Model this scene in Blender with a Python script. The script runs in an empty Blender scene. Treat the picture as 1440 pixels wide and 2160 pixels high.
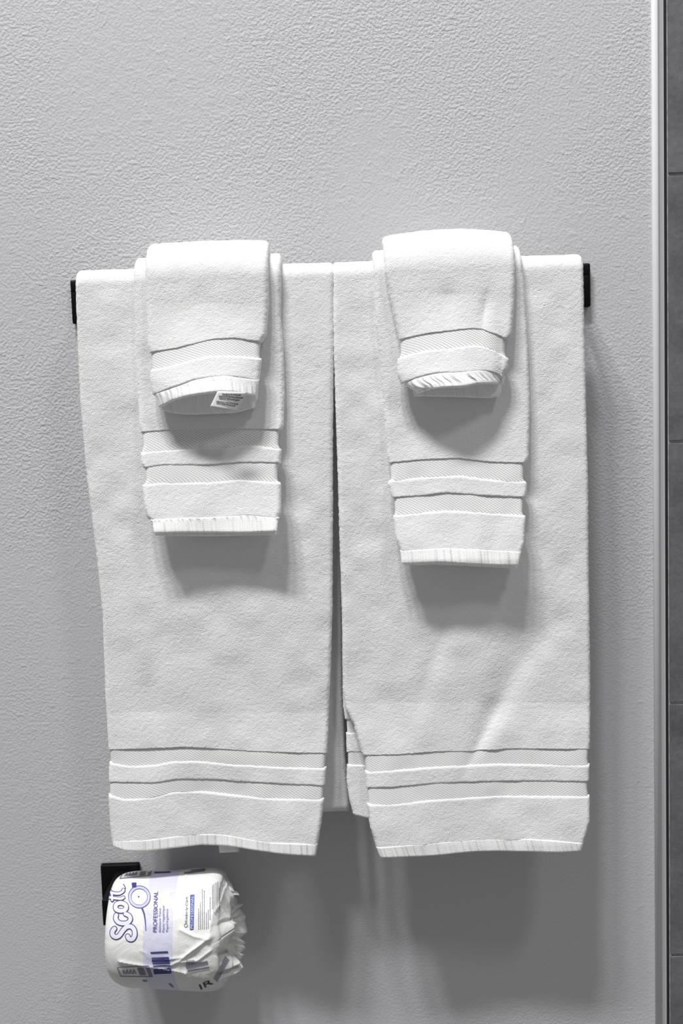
import bpy, math
import numpy as np
from mathutils import Vector, Matrix
from mathutils.bvhtree import BVHTree

S = bpy.context.scene
COL = S.collection

# ------------------------------------------------------------------ camera
F_PX = 2119.0
CAM = np.array([0.0, -1.17, 1.29])
PITCH = math.radians(5.3)
ROLL = math.radians(1.9)
Fw = np.array([0, math.cos(PITCH), -math.sin(PITCH)])
X0 = np.array([1.0, 0, 0])
U0 = np.array([0, math.sin(PITCH), math.cos(PITCH)])
Rt = math.cos(ROLL) * X0 - math.sin(ROLL) * U0
Up = math.cos(ROLL) * U0 + math.sin(ROLL) * X0
cd = bpy.data.cameras.new('camera')
cam = bpy.data.objects.new('camera', cd)
COL.objects.link(cam)
cd.sensor_fit = 'VERTICAL'
cd.sensor_height = 36.0
cd.lens = F_PX / 2160 * 36.0
cd.clip_start = 0.02
m = Matrix.Identity(4)
for i in range(3):
    m[i][0] = Rt[i]; m[i][1] = Up[i]; m[i][2] = -Fw[i]; m[i][3] = CAM[i]
cam.matrix_world = m
S.camera = cam

# ------------------------------------------------------------------ world, lights, exposure
w = bpy.data.worlds.new('world'); S.world = w; w.use_nodes = True
bg = w.node_tree.nodes['Background']
bg.inputs[0].default_value = (1.0, 1.0, 0.99, 1)
bg.inputs[1].default_value = 0.215

def area(name, loc, target, size, power, col):
    l = bpy.data.lights.new(name, 'AREA'); l.shape = 'DISK'; l.size = size
    l.energy = power; l.color = col
    o = bpy.data.objects.new(name, l); COL.objects.link(o); o.location = loc
    o.rotation_euler = (Vector(target) - Vector(loc)).to_track_quat('-Z', 'Y').to_euler()
    return o
for lx, lp in ((-1.75, 119), (-1.15, 119), (-0.50, 119)):        # three bulbs of the light above the vanity
    area('vanity_lamp', (lx, -2.0, 6.0), (0, 0, 1.2), 0.42, lp, (1.0, 0.99, 0.985))
area('ceiling_lamp', (1.6, -2.4, 5.0), (0.3, 0, 1.3), 0.6, 32, (1.0, 0.99, 0.985))
vs = S.view_settings
vs.view_transform = 'Standard'; vs.look = 'None'; vs.gamma = 1; vs.use_curve_mapping = False
vs.exposure = 0.0

# ------------------------------------------------------------------ helpers
def unproj(px, py, d):
    """points of the picture -> points of the plane d metres in front of the wall"""
    px = np.asarray(px, float); py = np.asarray(py, float)
    a = (px - 720) / F_PX; b = -(py - 1080) / F_PX
    D = Fw + a[..., None] * Rt + b[..., None] * Up
    t = (-np.asarray(d, float) - CAM[1]) / D[..., 1]
    return CAM + D * t[..., None]

def proj(P):
    V = np.asarray(P, float) - CAM
    z = V @ Fw
    return 720 + F_PX * (V @ Rt) / z, 1080 - F_PX * (V @ Up) / z

def hash3(i, j, k, seed):
    n = (i * 73856093) ^ (j * 19349663) ^ (k * 83492791) ^ (seed * 2654435761)
    n = n & 0xffffffff
    n = ((n ^ (n >> 15)) * 2246822519) & 0xffffffff
    n = ((n ^ (n >> 13)) * 3266489917) & 0xffffffff
    n = n ^ (n >> 16)
    return (n & 0xffffff) / float(0xffffff) * 2 - 1

def vnoise(P, scale, seed=0):
    Q = np.asarray(P, float) * scale + 1000.0
    I = np.floor(Q).astype(np.int64); f = Q - I
    f = f * f * (3 - 2 * f)
    r = 0
    for a in (0, 1):
        for b in (0, 1):
            for c in (0, 1):
                wgt = (f[..., 0] if a else 1 - f[..., 0]) * (f[..., 1] if b else 1 - f[..., 1]) * (f[..., 2] if c else 1 - f[..., 2])
                r = r + wgt * hash3(I[..., 0] + a, I[..., 1] + b, I[..., 2] + c, seed)
    return r

def link(name, me, mat=None, parent=None, smooth=True):
    o = bpy.data.objects.new(name, me); COL.objects.link(o)
    if mat is not None:
        for mm in (mat if isinstance(mat, (list, tuple)) else [mat]): me.materials.append(mm)
    if smooth: me.polygons.foreach_set('use_smooth', [True] * len(me.polygons))
    if parent is not None:
        o.parent = parent
        o.matrix_parent_inverse = Matrix.Translation(-parent.location)
    return o

def tag(o, label=None, cat=None, group=None, kind=None):
    if label: o['label'] = label
    if cat: o['category'] = cat
    if group: o['group'] = group
    if kind: o['kind'] = kind
    return o

def empty(name, loc):
    o = bpy.data.objects.new(name, None); COL.objects.link(o); o.location = loc
    o.empty_display_size = 0.03
    return o

def mesh_grid(G, name, uv=None, closed_u=False):
    nv, nu = G.shape[:2]
    idx = np.arange(nv * nu).reshape(nv, nu)
    me = bpy.data.meshes.new(name)
    a = idx[:-1, :-1].ravel(); b = idx[:-1, 1:].ravel(); c = idx[1:, 1:].ravel(); d = idx[1:, :-1].ravel()
    F = np.stack([a, b, c, d], 1)
    if closed_u:
        F = np.concatenate([F, np.stack([idx[:-1, -1], idx[:-1, 0], idx[1:, 0], idx[1:, -1]], 1)])
    me.from_pydata(G.reshape(-1, 3).tolist(), [], F.tolist())
    return me

def boxmesh(name, lo, hi, bevel=0.0, seg=3):
    import bmesh
    bm = bmesh.new(); bmesh.ops.create_cube(bm, size=1)
    lo = Vector(lo); hi = Vector(hi)
    for v in bm.verts:
        v.co = Vector((lo[i] + (v.co[i] + .5) * (hi[i] - lo[i]) for i in range(3)))
    if bevel: bmesh.ops.bevel(bm, geom=bm.edges[:], offset=bevel, segments=seg, affect='EDGES', profile=.5)
    me = bpy.data.meshes.new(name); bm.to_mesh(me); bm.free()
    return me

# ------------------------------------------------------------------ materials
def mat(name, color, rough=0.6, spec=0.5):
    mt = bpy.data.materials.new(name); mt.use_nodes = True
    b = mt.node_tree.nodes['Principled BSDF']
    b.inputs['Base Color'].default_value = (*color, 1); b.inputs['Roughness'].default_value = rough
    b.inputs['Specular IOR Level'].default_value = spec
    return mt, mt.node_tree, b

def N(nt, t, **k):
    n = nt.nodes.new(t)
    for a, v in k.items(): setattr(n, a, v)
    return n

def math_n(nt, op, a, b=None, c=None):
    n = nt.nodes.new('ShaderNodeMath'); n.operation = op
    for i, x in enumerate((a, b, c)):
        if x is None: continue
        if isinstance(x, (int, float)): n.inputs[i].default_value = x
        else: nt.links.new(x, n.inputs[i])
    return n.outputs[0]

def noise_n(nt, vec, scale, detail=2, rough=.5, dist=0.0):
    n = nt.nodes.new('ShaderNodeTexNoise'); n.inputs['Scale'].default_value = scale
    n.inputs['Detail'].default_value = detail; n.inputs['Roughness'].default_value = rough
    n.inputs['Distortion'].default_value = dist
    nt.links.new(vec, n.inputs['Vector']); return n.outputs['Fac']

def bump_n(nt, h, dist, strength=1.0, prev=None):
    b = nt.nodes.new('ShaderNodeBump'); b.inputs['Strength'].default_value = strength
    b.inputs['Distance'].default_value = dist
    nt.links.new(h, b.inputs['Height'])
    if prev is not None: nt.links.new(prev, b.inputs['Normal'])
    return b.outputs['Normal']

def ramp_n(nt, fac, stops):
    r = nt.nodes.new('ShaderNodeValToRGB')
    el = r.color_ramp.elements
    while len(el) < len(stops): el.new(0.5)
    for e, (p, c) in zip(el, stops):
        e.position = p; e.color = (*c, 1) if len(c) == 3 else c
    nt.links.new(fac, r.inputs[0]); return r.outputs[0]

def objvec(nt): return N(nt, 'ShaderNodeTexCoord').outputs['Object']

# painted wall with orange-peel texture
M_wall, nt, b = mat('orange_peel_paint', (0.57, 0.57, 0.592), 0.55, 0.3)
v = objvec(nt)
n1 = noise_n(nt, v, 320, 2, .5, .1)
s1 = ramp_n(nt, n1, [(0.32, (0, 0, 0)), (0.68, (1, 1, 1))]); s1.node.color_ramp.interpolation = 'EASE'
n2 = noise_n(nt, v, 80, 2, .5, .1)
mask = ramp_n(nt, noise_n(nt, v, 5, 1), [(0.38, (.45, .45, .45)), (0.6, (1, 1, 1))])
n3 = noise_n(nt, v, 95, 1, .4, 0.8)
s3 = ramp_n(nt, n3, [(0.60, (0, 0, 0)), (0.72, (1, 1, 1))])
h = math_n(nt, 'MULTIPLY', s1, mask)
h = math_n(nt, 'ADD', h, math_n(nt, 'MULTIPLY', n2, 0.9))
h = math_n(nt, 'ADD', h, math_n(nt, 'MULTIPLY', s3, 0.5))
sz = N(nt, 'ShaderNodeSeparateXYZ'); nt.links.new(v, sz.inputs[0])       # heavier spray on the upper wall
amp = N(nt, 'ShaderNodeMapRange'); nt.links.new(sz.outputs[2], amp.inputs[0])
for i_, q_ in ((1, 0.75), (2, 1.3), (3, 0.5), (4, 1.0)): amp.inputs[i_].default_value = q_
h = math_n(nt, 'MULTIPLY', h, amp.outputs[0])
nt.links.new(bump_n(nt, h, 0.00050, 0.78), b.inputs['Normal'])

# terry cloth
M_terry, nt, b = mat('white_terry_cotton', (0.82, 0.82, 0.823), 1.0, 0.05)
b.inputs['Sheen Weight'].default_value = 0.25; b.inputs['Sheen Roughness'].default_value = 0.6
v = objvec(nt)
vo = N(nt, 'ShaderNodeTexVoronoi'); vo.inputs['Scale'].default_value = 880; vo.feature = 'SMOOTH_F1'
vo.inputs['Smoothness'].default_value = 0.3; nt.links.new(v, vo.inputs['Vector'])
n1 = math_n(nt, 'SUBTRACT', 1.0, vo.outputs['Distance'])
n2 = noise_n(nt, v, 330, 2, .55, 0.0)
h = math_n(nt, 'ADD', n1, math_n(nt, 'MULTIPLY', n2, 1.3))
nt.links.new(bump_n(nt, h, 0.0005, 0.6), b.inputs['Normal'])

# dobby woven band
M_band, nt, b = mat('diamond_weave_cotton', (0.84, 0.842, 0.84), 0.9, 0.1)
uv = N(nt, 'ShaderNodeUVMap').outputs[0]
sx = N(nt, 'ShaderNodeSeparateXYZ'); nt.links.new(uv, sx.inputs[0])
a1 = math_n(nt, 'ABSOLUTE', math_n(nt, 'SINE', math_n(nt, 'ADD', math_n(nt, 'MULTIPLY', sx.outputs[0], math.pi / .0044), math_n(nt, 'MULTIPLY', sx.outputs[1], math.pi / .0027))))
a2 = math_n(nt, 'ABSOLUTE', math_n(nt, 'SINE', math_n(nt, 'SUBTRACT', math_n(nt, 'MULTIPLY', sx.outputs[0], math.pi / .0044), math_n(nt, 'MULTIPLY', sx.outputs[1], math.pi / .0027))))
mn = math_n(nt, 'MINIMUM', a1, math_n(nt, 'MULTIPLY', a2, 1.7))
g = ramp_n(nt, mn, [(0.0, (0, 0, 0)), (0.45, (1, 1, 1))])
nt.links.new(bump_n(nt, g, 0.0006, 0.8), b.inputs['Normal'])
cc = ramp_n(nt, mn, [(0.0, (.70, .70, .70)), (0.28, (.92, .92, .92))])
nt.links.new(cc, b.inputs['Base Color'])

# hem
M_hem, nt, b = mat('smooth_hem_cotton', (0.96, 0.96, 0.96), 0.85, 0.1)
uv = N(nt, 'ShaderNodeUVMap').outputs[0]
mp = N(nt, 'ShaderNodeMapping'); nt.links.new(uv, mp.inputs[0]); mp.inputs['Scale'].default_value = (165, 8, 1)
h1 = noise_n(nt, mp.outputs[0], 1.0, 1, .4)
mp2 = N(nt, 'ShaderNodeMapping'); nt.links.new(uv, mp2.inputs[0]); mp2.inputs['Scale'].default_value = (900, 900, 1)
h2 = noise_n(nt, mp2.outputs[0], 1.0, 1, .4)
h = math_n(nt, 'ADD', h1, math_n(nt, 'MULTIPLY', h2, .05))
nt.links.new(bump_n(nt, h, 0.0055, 0.9), b.inputs['Normal'])

M_stitch, nt, b = mat('seam_thread_cotton', (0.62, 0.62, 0.62), 1.0, 0.05)
v = objvec(nt)
nt.links.new(bump_n(nt, noise_n(nt, v, 700, 2), 0.001, 0.7), b.inputs['Normal'])

M_tag, nt, b = mat('satin_care_tag', (0.86, 0.86, 0.86), 0.5, 0.3)
M_tagink, nt, b = mat('grey_tag_ink', (0.16, 0.16, 0.17), 0.8, 0.1)

M_black, nt, b = mat('matte_black_metal', (0.002, 0.002, 0.003), 0.6, 0.15)
v = objvec(nt)
nt.links.new(bump_n(nt, noise_n(nt, v, 1500, 2), 0.0001, 0.3), b.inputs['Normal'])

# tile
M_tile, nt, b = mat('charcoal_tile', (0.1, 0.1, 0.11), 0.5, 0.4)
v = objvec(nt)
n1 = noise_n(nt, v, 14, 5, .65); n2 = noise_n(nt, v, 160, 3, .6)
mx = math_n(nt, 'ADD', math_n(nt, 'MULTIPLY', n1, .7), math_n(nt, 'MULTIPLY', n2, .3))
nt.links.new(ramp_n(nt, mx, [(0.36, (.095, .095, .105)), (0.62, (.17, .17, .185))]), b.inputs['Base Color'])
nt.links.new(bump_n(nt, n2, 0.0006, .5), b.inputs['Normal'])
M_grout, nt, b = mat('pale_grout', (0.5, 0.5, 0.5), 0.9, 0.1)
v = objvec(nt)
nt.links.new(ramp_n(nt, noise_n(nt, v, 120, 2), [(0.3, (.36, .36, .36)), (0.7, (.6, .6, .6))]), b.inputs['Base Color'])
M_bead, nt, b = mat('white_corner_bead', (0.70, 0.70, 0.72), 0.6, 0.2)
v = objvec(nt)
nt.links.new(bump_n(nt, noise_n(nt, v, 40, 2), 0.0008, .4), b.inputs['Normal'])
M_edge, nt, b = mat('grey_edge_strip', (0.47, 0.47, 0.485), 0.4, 0.4)
M_dark, nt, b = mat('dark_tile_edge', (0.035, 0.035, 0.04), 0.5, 0.3)

# ------------------------------------------------------------------ the setting
xw = unproj(1380.5, 1080, 0.0)[0]          # right end of the painted wall
def quadbox(name, lo, hi, mt, parent=None, bevel=0.0):
    return link(name, boxmesh(name, lo, hi, bevel), mt, parent, smooth=False)
o = quadbox('wall_back', (-1.3, 0.0, 0.0), (xw, 0.08, 2.7), M_wall); tag(o, kind='structure')

# corner bead: rounded bright lip, then a flat grey edge strip
mpx = 0.000552
prof = []
x0 = xw - 0.002
for k in range(13):                       # rounded lip
    a = math.pi * k / 12
    prof.append((x0 + 0.0038 - 0.0038 * math.cos(a), -0.0034 * math.sin(a) ** .7))
prof += [(x0 + 0.0078, 0.004), (x0 + 0.0082, 0.0012), (x0 + 0.0112, 0.0012), (x0 + 0.0116, -0.0008), (x0 + 0.0138, -0.0008), (x0 + 0.0142, 0.0), (x0 + 0.0142, 0.03), (x0, 0.03)]
def extrude_prof(name, prof, z0, z1, mats, matidx):
    nz = 2; n = len(prof)
    vs_ = [(x, y, z) for z in (z0, z1) for x, y in prof]
    fs = [(i, (i + 1) % n, n + (i + 1) % n, n + i) for i in range(n)] + [tuple(range(n))[::-1], tuple(range(n, 2 * n))]
    me = bpy.data.meshes.new(name); me.from_pydata(vs_, [], fs)
    o = link(name, me, mats, smooth=False)
    for p, i in zip(me.polygons, matidx(n)): p.material_index = i
    for p in me.polygons: p.use_smooth = p.index < 12
    return o
o = extrude_prof('trim_1', prof, 0, 2.7, [M_bead, M_edge], lambda n: [1 if i >= 13 else 0 for i in range(n + 2)])
tag(o, kind='structure')
xe = x0 + 0.0142
o = quadbox('trim_2', (xe, 0.004, 0.0), (xe + 0.0045, 0.03, 2.7), M_dark); tag(o, kind='structure')
xt = xe + 0.0045
# tiled wall: grout bed with one column of tiles after another (tile pattern is one mesh)
import bmesh
bm = bmesh.new()
def add_box(bm, lo, hi, mi, bev=0.0):
    r = bmesh.ops.create_cube(bm, size=1)
    for v_ in r['verts']:
        v_.co = Vector((lo[i] + (v_.co[i] + .5) * (hi[i] - lo[i]) for i in range(3)))
    fs = set(f for v_ in r['verts'] for f in v_.link_faces)
    for f in fs: f.material_index = mi
    if bev:
        es = list(set(e for f in fs for e in f.edges))
        rr = bmesh.ops.bevel(bm, geom=es, offset=bev, segments=2, affect='EDGES', profile=.5)
        for f in rr['faces']: f.material_index = mi
add_box(bm, (xt, 0.0035, 0), (xt + 1.3, 0.08, 2.7), 0)
zs = [unproj(1425, y, 0.0)[2] for y in (367, 932, 1484, 2016)]
step = (zs[0] - zs[3]) / 3
rows = [zs[0] + step * k for k in range(4, 0, -1)] + zs + [zs[3] - step, zs[3] - 2 * step]
rows = sorted([r for r in rows if 0.02 < r < 2.69] + [0.0, 2.7])
tw = 0.61
for k in range(2):
    xa = xt + 0.0009 + k * (tw + .003)
    for r0, r1 in zip(rows[:-1], rows[1:]):
        add_box(bm, (xa, 0.001, r0 + .0016), (xa + tw, 0.02, r1 - .0016), 1, 0.0006)
me = bpy.data.meshes.new('wall_right'); bm.to_mesh(me); bm.free()
o = link('wall_right', me, [M_grout, M_tile], smooth=False); tag(o, kind='structure')

# ------------------------------------------------------------------ towel bar
D_BAR = 0.064
R_BATH = 0.0175; R_HAND = 0.0285; R_WASH = 0.042
zt = np.mean([unproj(px, py, D_BAR)[2] for px, py in ((170, 577), (440, 563), (695, 549), (740, 552), (1150, 537))])
Z_BAR = float(zt) - R_BATH
bar = empty('towel_bar', (0, 0, Z_BAR))
tag(bar, 'matte black wall-mounted bar the white towels hang over', 'towel bar')
def rect_px(px0, px1, d):
    return unproj(px0, 600, d)[0], unproj(px1, 600, d)[0]
xl0 = unproj(150, 636, 0.008)[0]; xr1 = unproj(1245, 600, 0.008)[0]
zf = (unproj(154, 592, .008)[2] + unproj(1236, 554, .008)[2]) / 2; zf0 = (unproj(158, 682, .008)[2] + unproj(1240, 648, .008)[2]) / 2
fw = zf - zf0
zc = (zf + zf0) / 2
for (xa, xb) in ((xl0, xl0 + fw), (xr1 - fw, xr1)):
    link('wall_plate', boxmesh('wall_plate', (xa, -0.009, zf0), (xb, -0.0005, zf), 0.002), M_black, bar)
    xm = (xa + xb) / 2
    link('post', boxmesh('post', (xm - .008, -D_BAR - .006, Z_BAR - .006), (xm + .008, -0.009, Z_BAR + .006), 0.0015), M_black, bar)
xm0 = xl0 + fw / 2; xm1 = xr1 - fw / 2
link('rail', boxmesh('rail', (xm0 - .008, -D_BAR - .0058, Z_BAR - .0058), (xm1 + .008, -D_BAR + .0058, Z_BAR + .0058), 0.0012), M_black, bar)

# ------------------------------------------------------------------ towels
def pl(pts):
    pts = np.array(pts, float)
    return pts[:, 0], pts[:, 1]
def smooth_interp(t, pts, w=14):
    a, b = pl(pts)
    acc = 0; ks = np.linspace(-1, 1, 7); wt = 0
    for k in ks:
        g = math.exp(-2 * k * k); acc = acc + g * np.interp(t + k * w, a, b); wt += g
    return acc / wt

def spacing(length, r, step):
    """parameters 0..1, denser inside the rounded ends"""
    r = min(r, length * .45)
    e = [r * (1 - math.cos(a)) for a in np.linspace(0, math.pi / 2, 7)]
    n = max(2, int(round((length - 2 * r) / step)))
    mid = list(np.linspace(r, length - r, n + 1))[1:-1]
    full = e + mid + [length - q for q in e[::-1]]
    return np.array(full) / length

def field(X, Z):
    """slow sway shared by every layer on the bar (metres towards the viewer)"""
    P = np.stack([X, X * 0, Z], -1)
    fall = np.clip((Z_BAR - Z) / 0.25, 0, 1)
    r = 0.0018 * vnoise(P * np.array([1, 1, .35]), 14, 3) + 0.0009 * vnoise(P * np.array([1, 1, .6]), 40, 5)
    return r * fall

def arclen(M, ax):
    d = np.linalg.norm(np.diff(M, axis=ax), axis=-1)
    c = np.cumsum(d, axis=ax)
    z = np.zeros_like(np.take(c, [0], axis=ax))
    return np.concatenate([z, c], axis=ax)

def slab(name, M, t, mt, parent, ru=0.005, rv=(0.002, 0.002), fuzz=1.0, label=None, seed=1, lump=1.0):
    nv, nu = M.shape[:2]
    du = np.gradient(M, axis=1); dv = np.gradient(M, axis=0)
    Nn = np.cross(du, dv); Nn /= np.linalg.norm(Nn, axis=-1, keepdims=True) + 1e-12
    su = arclen(M, 1); sv = arclen(M, 0)
    W = su[:, -1:]; H = sv[-1:, :]
    def prof(d, r):
        q = 1 - np.clip(d / max(r, 1e-6), 0, 1)
        return np.sqrt(np.clip(1 - q * q, 0, 1))
    h = prof(su, ru) * prof(W - su, ru)
    h = h * prof(sv, rv[0]) * prof(H - sv, rv[1]) * t / 2
    O = M + Nn * h[..., None]; I = M - Nn * h[..., None]
    def fz(P, full):
        a = 0.00020 * vnoise(P, 480, seed) + 0.00012 * vnoise(P, 260, seed + 9)
        b_ = 0.00045 * vnoise(P, 420, seed + 21)
        c_ = 0.0006 * vnoise(P, 50, seed + 4) * lump
        D = Nn * (a * fuzz * .6 + c_ * full)[..., None]
        D[..., 0] += b_ * fuzz
        D[..., 2] += 0.00035 * vnoise(P, 400, seed + 33) * fuzz
        return D
    O = O + fz(O, 1.0)
    I = I + fz(I, 0.3)
    # share the rim
    edge = np.zeros((nv, nu), bool); edge[0] = edge[-1] = True; edge[:, 0] = edge[:, -1] = True
    I[edge] = O[edge]
    io = np.arange(nv * nu).reshape(nv, nu)
    ii = io.copy(); cnt = nv * nu
    inner = ~edge
    k = int(inner.sum()); ii[inner] = np.arange(cnt, cnt + k)
    V = np.concatenate([O.reshape(-1, 3), I[inner]])
    org = parent.location
    V = V - np.array([org[0], org[1], org[2]])
    def quads(ix, flip):
        a = ix[:-1, :-1].ravel(); b = ix[:-1, 1:].ravel(); c = ix[1:, 1:].ravel(); d = ix[1:, :-1].ravel()
        return np.stack([a, d, c, b] if flip else [a, b, c, d], 1)
    Fq = np.concatenate([quads(io, False), quads(ii, True)])
    me = bpy.data.meshes.new(name)
    me.vertices.add(len(V)); me.vertices.foreach_set('co', V.ravel())
    me.loops.add(Fq.size); me.loops.foreach_set('vertex_index', Fq.ravel().astype(np.int32))
    me.polygons.add(len(Fq)); me.polygons.foreach_set('loop_start', np.arange(0, Fq.size, 4, dtype=np.int32))
    me.polygons.foreach_set('loop_total', np.full(len(Fq), 4, dtype=np.int32))
    me.update(calc_edges=True)
    UVv = np.zeros((len(V), 2)); UVv[:nv * nu, 0] = (su).ravel(); UVv[:nv * nu, 1] = sv.ravel()
    UVv[nv * nu:, 0] = su[inner]; UVv[nv * nu:, 1] = sv[inner]
    lay = me.uv_layers.new(name='UVMap')
    lay.data.foreach_set('uv', UVv[Fq.ravel()].ravel())
    o = bpy.data.objects.new(name, me); COL.objects.link(o)
    me.materials.append(mt)
    me.polygons.foreach_set('use_smooth', np.ones(len(Fq), bool))
    o.parent = parent
    if label: o['label'] = label
    return o

class Towel:
    def __init__(s, name, label, group, L, R, rad, t, depth, ru=0.005, seed=1, tops=None, arch=0.0):
        s.L, s.R, s.rad, s.t, s.depth, s.ru, s.seed, s.arch = L, R, rad, t, depth, ru, seed, arch
        ymid = L[0][1]
        px = (L[0][1] + R[0][1]) / 2
        c = unproj(px, L[0][0] + 20, D_BAR)
        s.root = empty(name, (float(c[0]), -D_BAR, Z_BAR))
        tag(s.root, label, 'towel', group)
    def Lx(s, y): return smooth_interp(y, s.L, 5)
    def Rx(s, y): return smooth_interp(y, s.R, 5)
    def pxgrid(s, u, top, bot, vv, narrow=(0, 0)):
        """picture points of a segment: v = 0 at its bottom curve, 1 at its top curve"""
        u = np.asarray(u)[None, :]; vv = np.asarray(vv)[:, None]
        y = np.full((vv.shape[0], u.shape[1]), 0.0) + (np.mean(pl(top)[1]) * vv + np.mean(pl(bot)[1]) * (1 - vv))
        for _ in range(3):
            x = (s.Lx(y) + narrow[0]) * (1 - u) + (s.Rx(y) - narrow[1]) * u
            y = smooth_interp(x, top) * vv + smooth_interp(x, bot) * (1 - vv)
        return x, y
    def front(s, x, y, u, off=0.0, flat=False):
        d0 = D_BAR + s.rad - s.t / 2
        P = unproj(x, y, np.full_like(x, d0))
        d = d0 + field(P[..., 0], P[..., 2]) * (0.0 if flat else 1) + s.depth(u, x, y) + off
        return unproj(x, y, d)
    def seg(s, name, top, bot, mt, t=None, off=0.0, stepu=.0014, stepv=.0014, rv=(.002, .002), narrow=(0, 0), fuzz=1.0, label=None, ext=(0, 0), ru=None):
        t = s.t if t is None else t
        if ext[0]: top = [(a, b - ext[0]) for a, b in top]
        if ext[1]: bot = [(a, b + ext[1]) for a, b in bot]
        ym = np.mean(pl(top)[1])
        Wd = (s.Rx(ym) - s.Lx(ym)) * .00051; Hd = abs(np.mean(pl(bot)[1]) - ym) * .00051
        r_ = s.ru if ru is None else ru
        u = spacing(Wd, r_, stepu); v_ = spacing(Hd, rv[0], stepv)
        x, y = s.pxgrid(u, top, bot, v_, narrow)
        M = s.front(x, y, np.broadcast_to(u[None, :], x.shape), off)
        return slab(name, M, t, mt, s.root, r_, rv, fuzz, label, s.seed + int(ym) % 17)
    def main(s, bot, backlen, backL=None, backR=None, stepu=.0013, stepv=.0013, t=None):
        """front panel, the turn over the rail and the back panel, as one cloth"""
        t = s.t
        r0 = s.rad - t / 2
        y0 = s.L[0][0] + 50
        Wd = (s.Rx(y0) - s.Lx(y0)) * .00051
        u = spacing(Wd, s.ru, stepu); U = u[None, :]
        # picture row of the rail height on the front plane
        xl = unproj(s.Lx(y0), y0, D_BAR + r0)[0]; xr = unproj(s.Rx(y0), y0, D_BAR + r0)[0]
        tp = [proj(np.array([xl + (xr - xl) * q, -(D_BAR + r0), Z_BAR])) for q in (-.1, .5, 1.1)]
        tp = [(float(a), float(b)) for a, b in tp]
        Hd = (np.mean(pl(bot)[1]) - np.mean(pl(tp)[1])) * .00051
        nvf = int(Hd / stepv)
        e = [0.002 * (1 - math.cos(a)) / Hd for a in np.linspace(0, math.pi / 2, 6)]
        v_ = np.array(e[:-1] + list(np.linspace(e[-1], 1, nvf)))
        x, y = s.pxgrid(u, tp, bot, v_)
        P0 = s.front(x, y, np.broadcast_to(U, x.shape))
        top = P0[-1]
        # turn over the rail
        n = int(math.pi * s.rad / .0017)
        rows = []
        for k in range(1, n + 1):
            a = math.pi * k / n
            rr = r0 + s.arch * (1 - (2 * u - 1) ** 2) * math.sin(a) ** 2
            dd = np.stack([top[:, 0], -(D_BAR + rr * math.cos(a)), Z_BAR + rr * math.sin(a)], -1)
            rows.append(dd)
        # back panel, down towards the hem behind
        nb = max(6, int(backlen / .005))
        for k in range(1, nb + 1):
            z = Z_BAR - backlen * k / nb
            db = D_BAR - r0 * (1.0)
            X = top[:, 0].copy()
            if backL is not None:
                pyz = np.array([proj(np.array([0, -db, z]))[1]])
                a_ = unproj(np.interp(pyz, *pl(backL)), pyz, db)[0][0]; b_ = unproj(np.interp(pyz, *pl(backR)), pyz, db)[0][0]
                X = a_ + (b_ - a_) * u
            rows.append(np.stack([X, np.full_like(X, -db) , np.full_like(X, z)], -1))
        M = np.concatenate([P0, np.stack(rows)])
        return slab('terry_panel', M, t, M_terry, s.root, s.ru, (.0009, .003), 1.0, None, s.seed)

def bands(T, B, t=None, hem_narrow=(0, 0), wave_hem=0.0, hem_t=.006):
    """B: list of boundary curves, band top, band foot, ... , hem top, hem foot"""
    t = T.t
    n = (len(B) - 2) // 2
    for k in range(n):
        T.seg('woven_band', B[2 * k], B[2 * k + 1], M_band, t=t - .0018, off=-.0001, ext=(5, 5), rv=(.001, .001), narrow=(3, 3), fuzz=.25, label='flat border with a small diamond weave')
        nxt = B[2 * k + 2]
        T.seg('terry_stripe' if k < n - 1 else 'terry_end', B[2 * k + 1], nxt, M_terry, rv=(.0009, .0022))
    T.seg('hem', B[-2], B[-1], M_hem, t=hem_t, ext=(4, 0), rv=(.0025, .0015), narrow=hem_narrow, fuzz=.3, off=(t - hem_t) / 2 + .0005, label='smooth stitched hem')

# --- left bath towel
def dep_T1(u, x, y):
    k = np.clip((y - 1500) / 300, 0, 1)
    r = 0.004 * k * np.sin((x - 425) / 75.0) * np.sign(1) * 0
    r = r - 0.0055 * k * np.exp(-((x - 430) / 85.0) ** 2) + 0.002 * k * np.exp(-((x - 300) / 60.0) ** 2)
    r = r + 0.013 * k
    r = r - 0.003 * np.exp(-((x - (330 + (y - 1500) * .12)) / 26.0) ** 2) * np.clip((y - 1300) / 200, 0, 1) * (1 - k)
    r = r - 0.0025 * np.exp(-((x - (470 + (y - 1250) * .25)) / 34.0) ** 2) * np.exp(-((y - 1400) / 170.0) ** 2)
    return r
T1 = Towel('bath_towel', 'large white terry bath towel filling the left half of the black bar', None,
    L=[(578, 160), (600, 160), (700, 163), (850, 170), (1000, 183), (1180, 205), (1300, 217), (1450, 222), (1560, 228), (1600, 231), (1680, 229), (1740, 233), (1780, 238), (1800, 243)],
    R=[(549, 704), (700, 704), (900, 702), (1100, 702), (1300, 701), (1450, 696), (1560, 692), (1620, 688), (1680, 684), (1740, 677), (1810, 665)],
    rad=R_BATH, t=.0112, depth=dep_T1, seed=3)
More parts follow.
